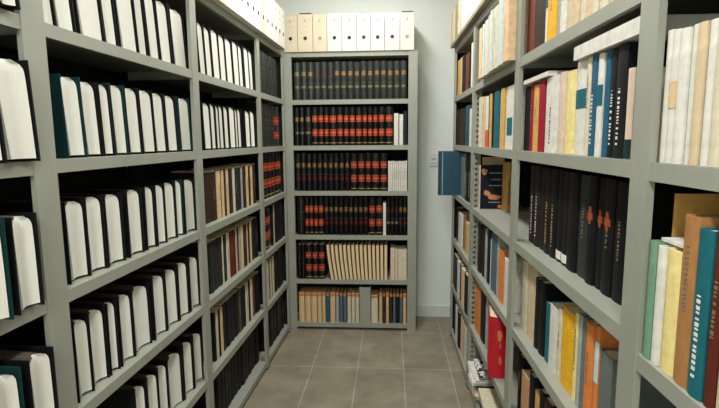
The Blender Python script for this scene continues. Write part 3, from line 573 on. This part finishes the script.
# floor tiles
def floor_material():
    m = bpy.data.materials.new('stone_floor_tiles'); m.use_nodes = True
    nt = m.node_tree; N = nt.nodes; L = nt.links; b = N['Principled BSDF']; b.inputs['Roughness'].default_value = .42
    tc = N.new('ShaderNodeTexCoord'); mp = N.new('ShaderNodeMapping'); mp.inputs['Location'].default_value = (.52, -3.0435+.6*10, 0)
    L.new(tc.outputs['Object'], mp.inputs['Vector'])
    br = N.new('ShaderNodeTexBrick'); br.offset = 0; br.inputs['Scale'].default_value = 1
    br.inputs['Brick Width'].default_value = .3; br.inputs['Row Height'].default_value = .6
    br.inputs['Mortar Size'].default_value = .0028; br.inputs['Mortar Smooth'].default_value = .1; br.inputs['Bias'].default_value = 0
    br.inputs['Color1'].default_value = srgb(152, 144, 124); br.inputs['Color2'].default_value = srgb(142, 134, 116); br.inputs['Mortar'].default_value = srgb(186, 178, 158)
    L.new(mp.outputs[0], br.inputs['Vector'])
    no = N.new('ShaderNodeTexNoise'); no.inputs['Scale'].default_value = 4; no.inputs['Detail'].default_value = 8; no.inputs['Roughness'].default_value = .65
    L.new(tc.outputs['Object'], no.inputs['Vector'])
    rp = N.new('ShaderNodeValToRGB'); rp.color_ramp.elements[0].color = (.62, .60, .58, 1); rp.color_ramp.elements[1].color = (1.15, 1.15, 1.15, 1)
    rp.color_ramp.elements[0].position = .3; rp.color_ramp.elements[1].position = .7
    L.new(no.outputs['Fac'], rp.inputs[0])
    mx = N.new('ShaderNodeMix'); mx.data_type = 'RGBA'; mx.blend_type = 'MULTIPLY'; mx.inputs[0].default_value = 1
    L.new(br.outputs['Color'], mx.inputs[6]); L.new(rp.outputs[0], mx.inputs[7]); L.new(mx.outputs[2], b.inputs['Base Color'])
    return m
plane_box('floor', XW0-.1, XW1+.1, YW0-.1, YW1+.1, -.1, 0, floor_material())
plane_box('ceiling', XW0-.1, XW1+.1, YW0-.1, YW1+.1, HC, HC+.1, CEIL)
plane_box('wall_back', XW0-.1, XW1+.1, YW1, YW1+.1, 0, HC, WALL)
plane_box('wall_left', XW0-.1, XW0, YW0, YW1, 0, HC, WALL)
plane_box('wall_right', XW1, XW1+.1, YW0, YW1, 0, HC, WALL)
plane_box('wall_front', XW0-.1, XW1+.1, YW0-.1, YW0, 0, HC, WALL)
plane_box('baseboard_back', .19, XW1, YW1-.012, YW1, 0, .095, mat('white_skirting', (216, 218, 212), .5, .02))
# wall socket
e = empty('wall_socket', (.345, YW1, 1.31), 0, 'small white wall socket beside the blue volume on the back wall', 'socket')
bm = bmesh.new(); box(bm, -.035, .035, -.010, 0, -.02, .055); link('plate', bm, mat('white_plastic', (226, 228, 224), .4, .02), e)
bm = bmesh.new(); box(bm, -.022, .014, -.0125, -.0098, .004, .018); link('switch', bm, mat('grey_plastic', (176, 180, 178), .4, .02), e)
bm = bmesh.new(); box(bm, -.035, .12, -.006, 0, -.052, -.042); link('cable_trunk', bm, mat('grey_plastic', (176, 180, 178), .4, .02), e)
# ceiling lamps: housings with the light just under them; rear one added for frontal light
for yy, pw, nm in ((-1.2, 1.5, 'added out of view behind the viewer'), (.7, .72, 'above the nearest bays'), (2.7, .95, 'towards the back wall')):
    e = empty('ceiling_light', (-.2, yy, HC), 0, 'long ceiling light fitting over the aisle, %s' % nm, 'ceiling light')
    bm = bmesh.new(); box(bm, -.10, .10, -.65, .65, -.05, 0); link('housing', bm, mat('white_plastic', (226, 228, 224), .4, .02), e)
    la = bpy.data.lights.new('lamp', 'AREA'); la.shape = 'RECTANGLE'; la.size = .18; la.size_y = 1.2
    la.energy = 34*pw; la.color = (1.0, .995, .97)
    lo = bpy.data.objects.new('lamp', la); col.objects.link(lo); lo.parent = e; lo.location = (0, 0, -.055)
# ------------------------------------------------------------------ world, camera
w = bpy.data.worlds.new('World'); bpy.context.scene.world = w; w.use_nodes = True
w.node_tree.nodes['Background'].inputs[0].default_value = (.6, .65, .7, 1); w.node_tree.nodes['Background'].inputs[1].default_value = .3
cam = bpy.data.cameras.new('Camera'); co = bpy.data.objects.new('Camera', cam); col.objects.link(co)
f, pitch, yaw, roll = 491.4872, .1315, .0658, -.0071
F = Vector((-math.sin(yaw)*math.cos(pitch), math.cos(yaw)*math.cos(pitch), -math.sin(pitch)))
Rr = Vector((math.cos(yaw), math.sin(yaw), 0)); U = Rr.cross(F)
R2 = Rr*math.cos(roll)+U*math.sin(roll); U2 = -Rr*math.sin(roll)+U*math.cos(roll)
co.matrix_world = Matrix(((R2.x, U2.x, -F.x, 0), (R2.y, U2.y, -F.y, 0), (R2.z, U2.z, -F.z, 1.485), (0, 0, 0, 1)))
cam.sensor_width = 36; cam.lens = f/719*36; cam.clip_start = .02
sc = bpy.context.scene; sc.camera = co
sc.view_settings.view_transform = 'Standard'; sc.view_settings.look = 'None'; sc.view_settings.gamma = 1
sc.view_settings.use_curve_mapping = False; sc.view_settings.exposure = 0.0
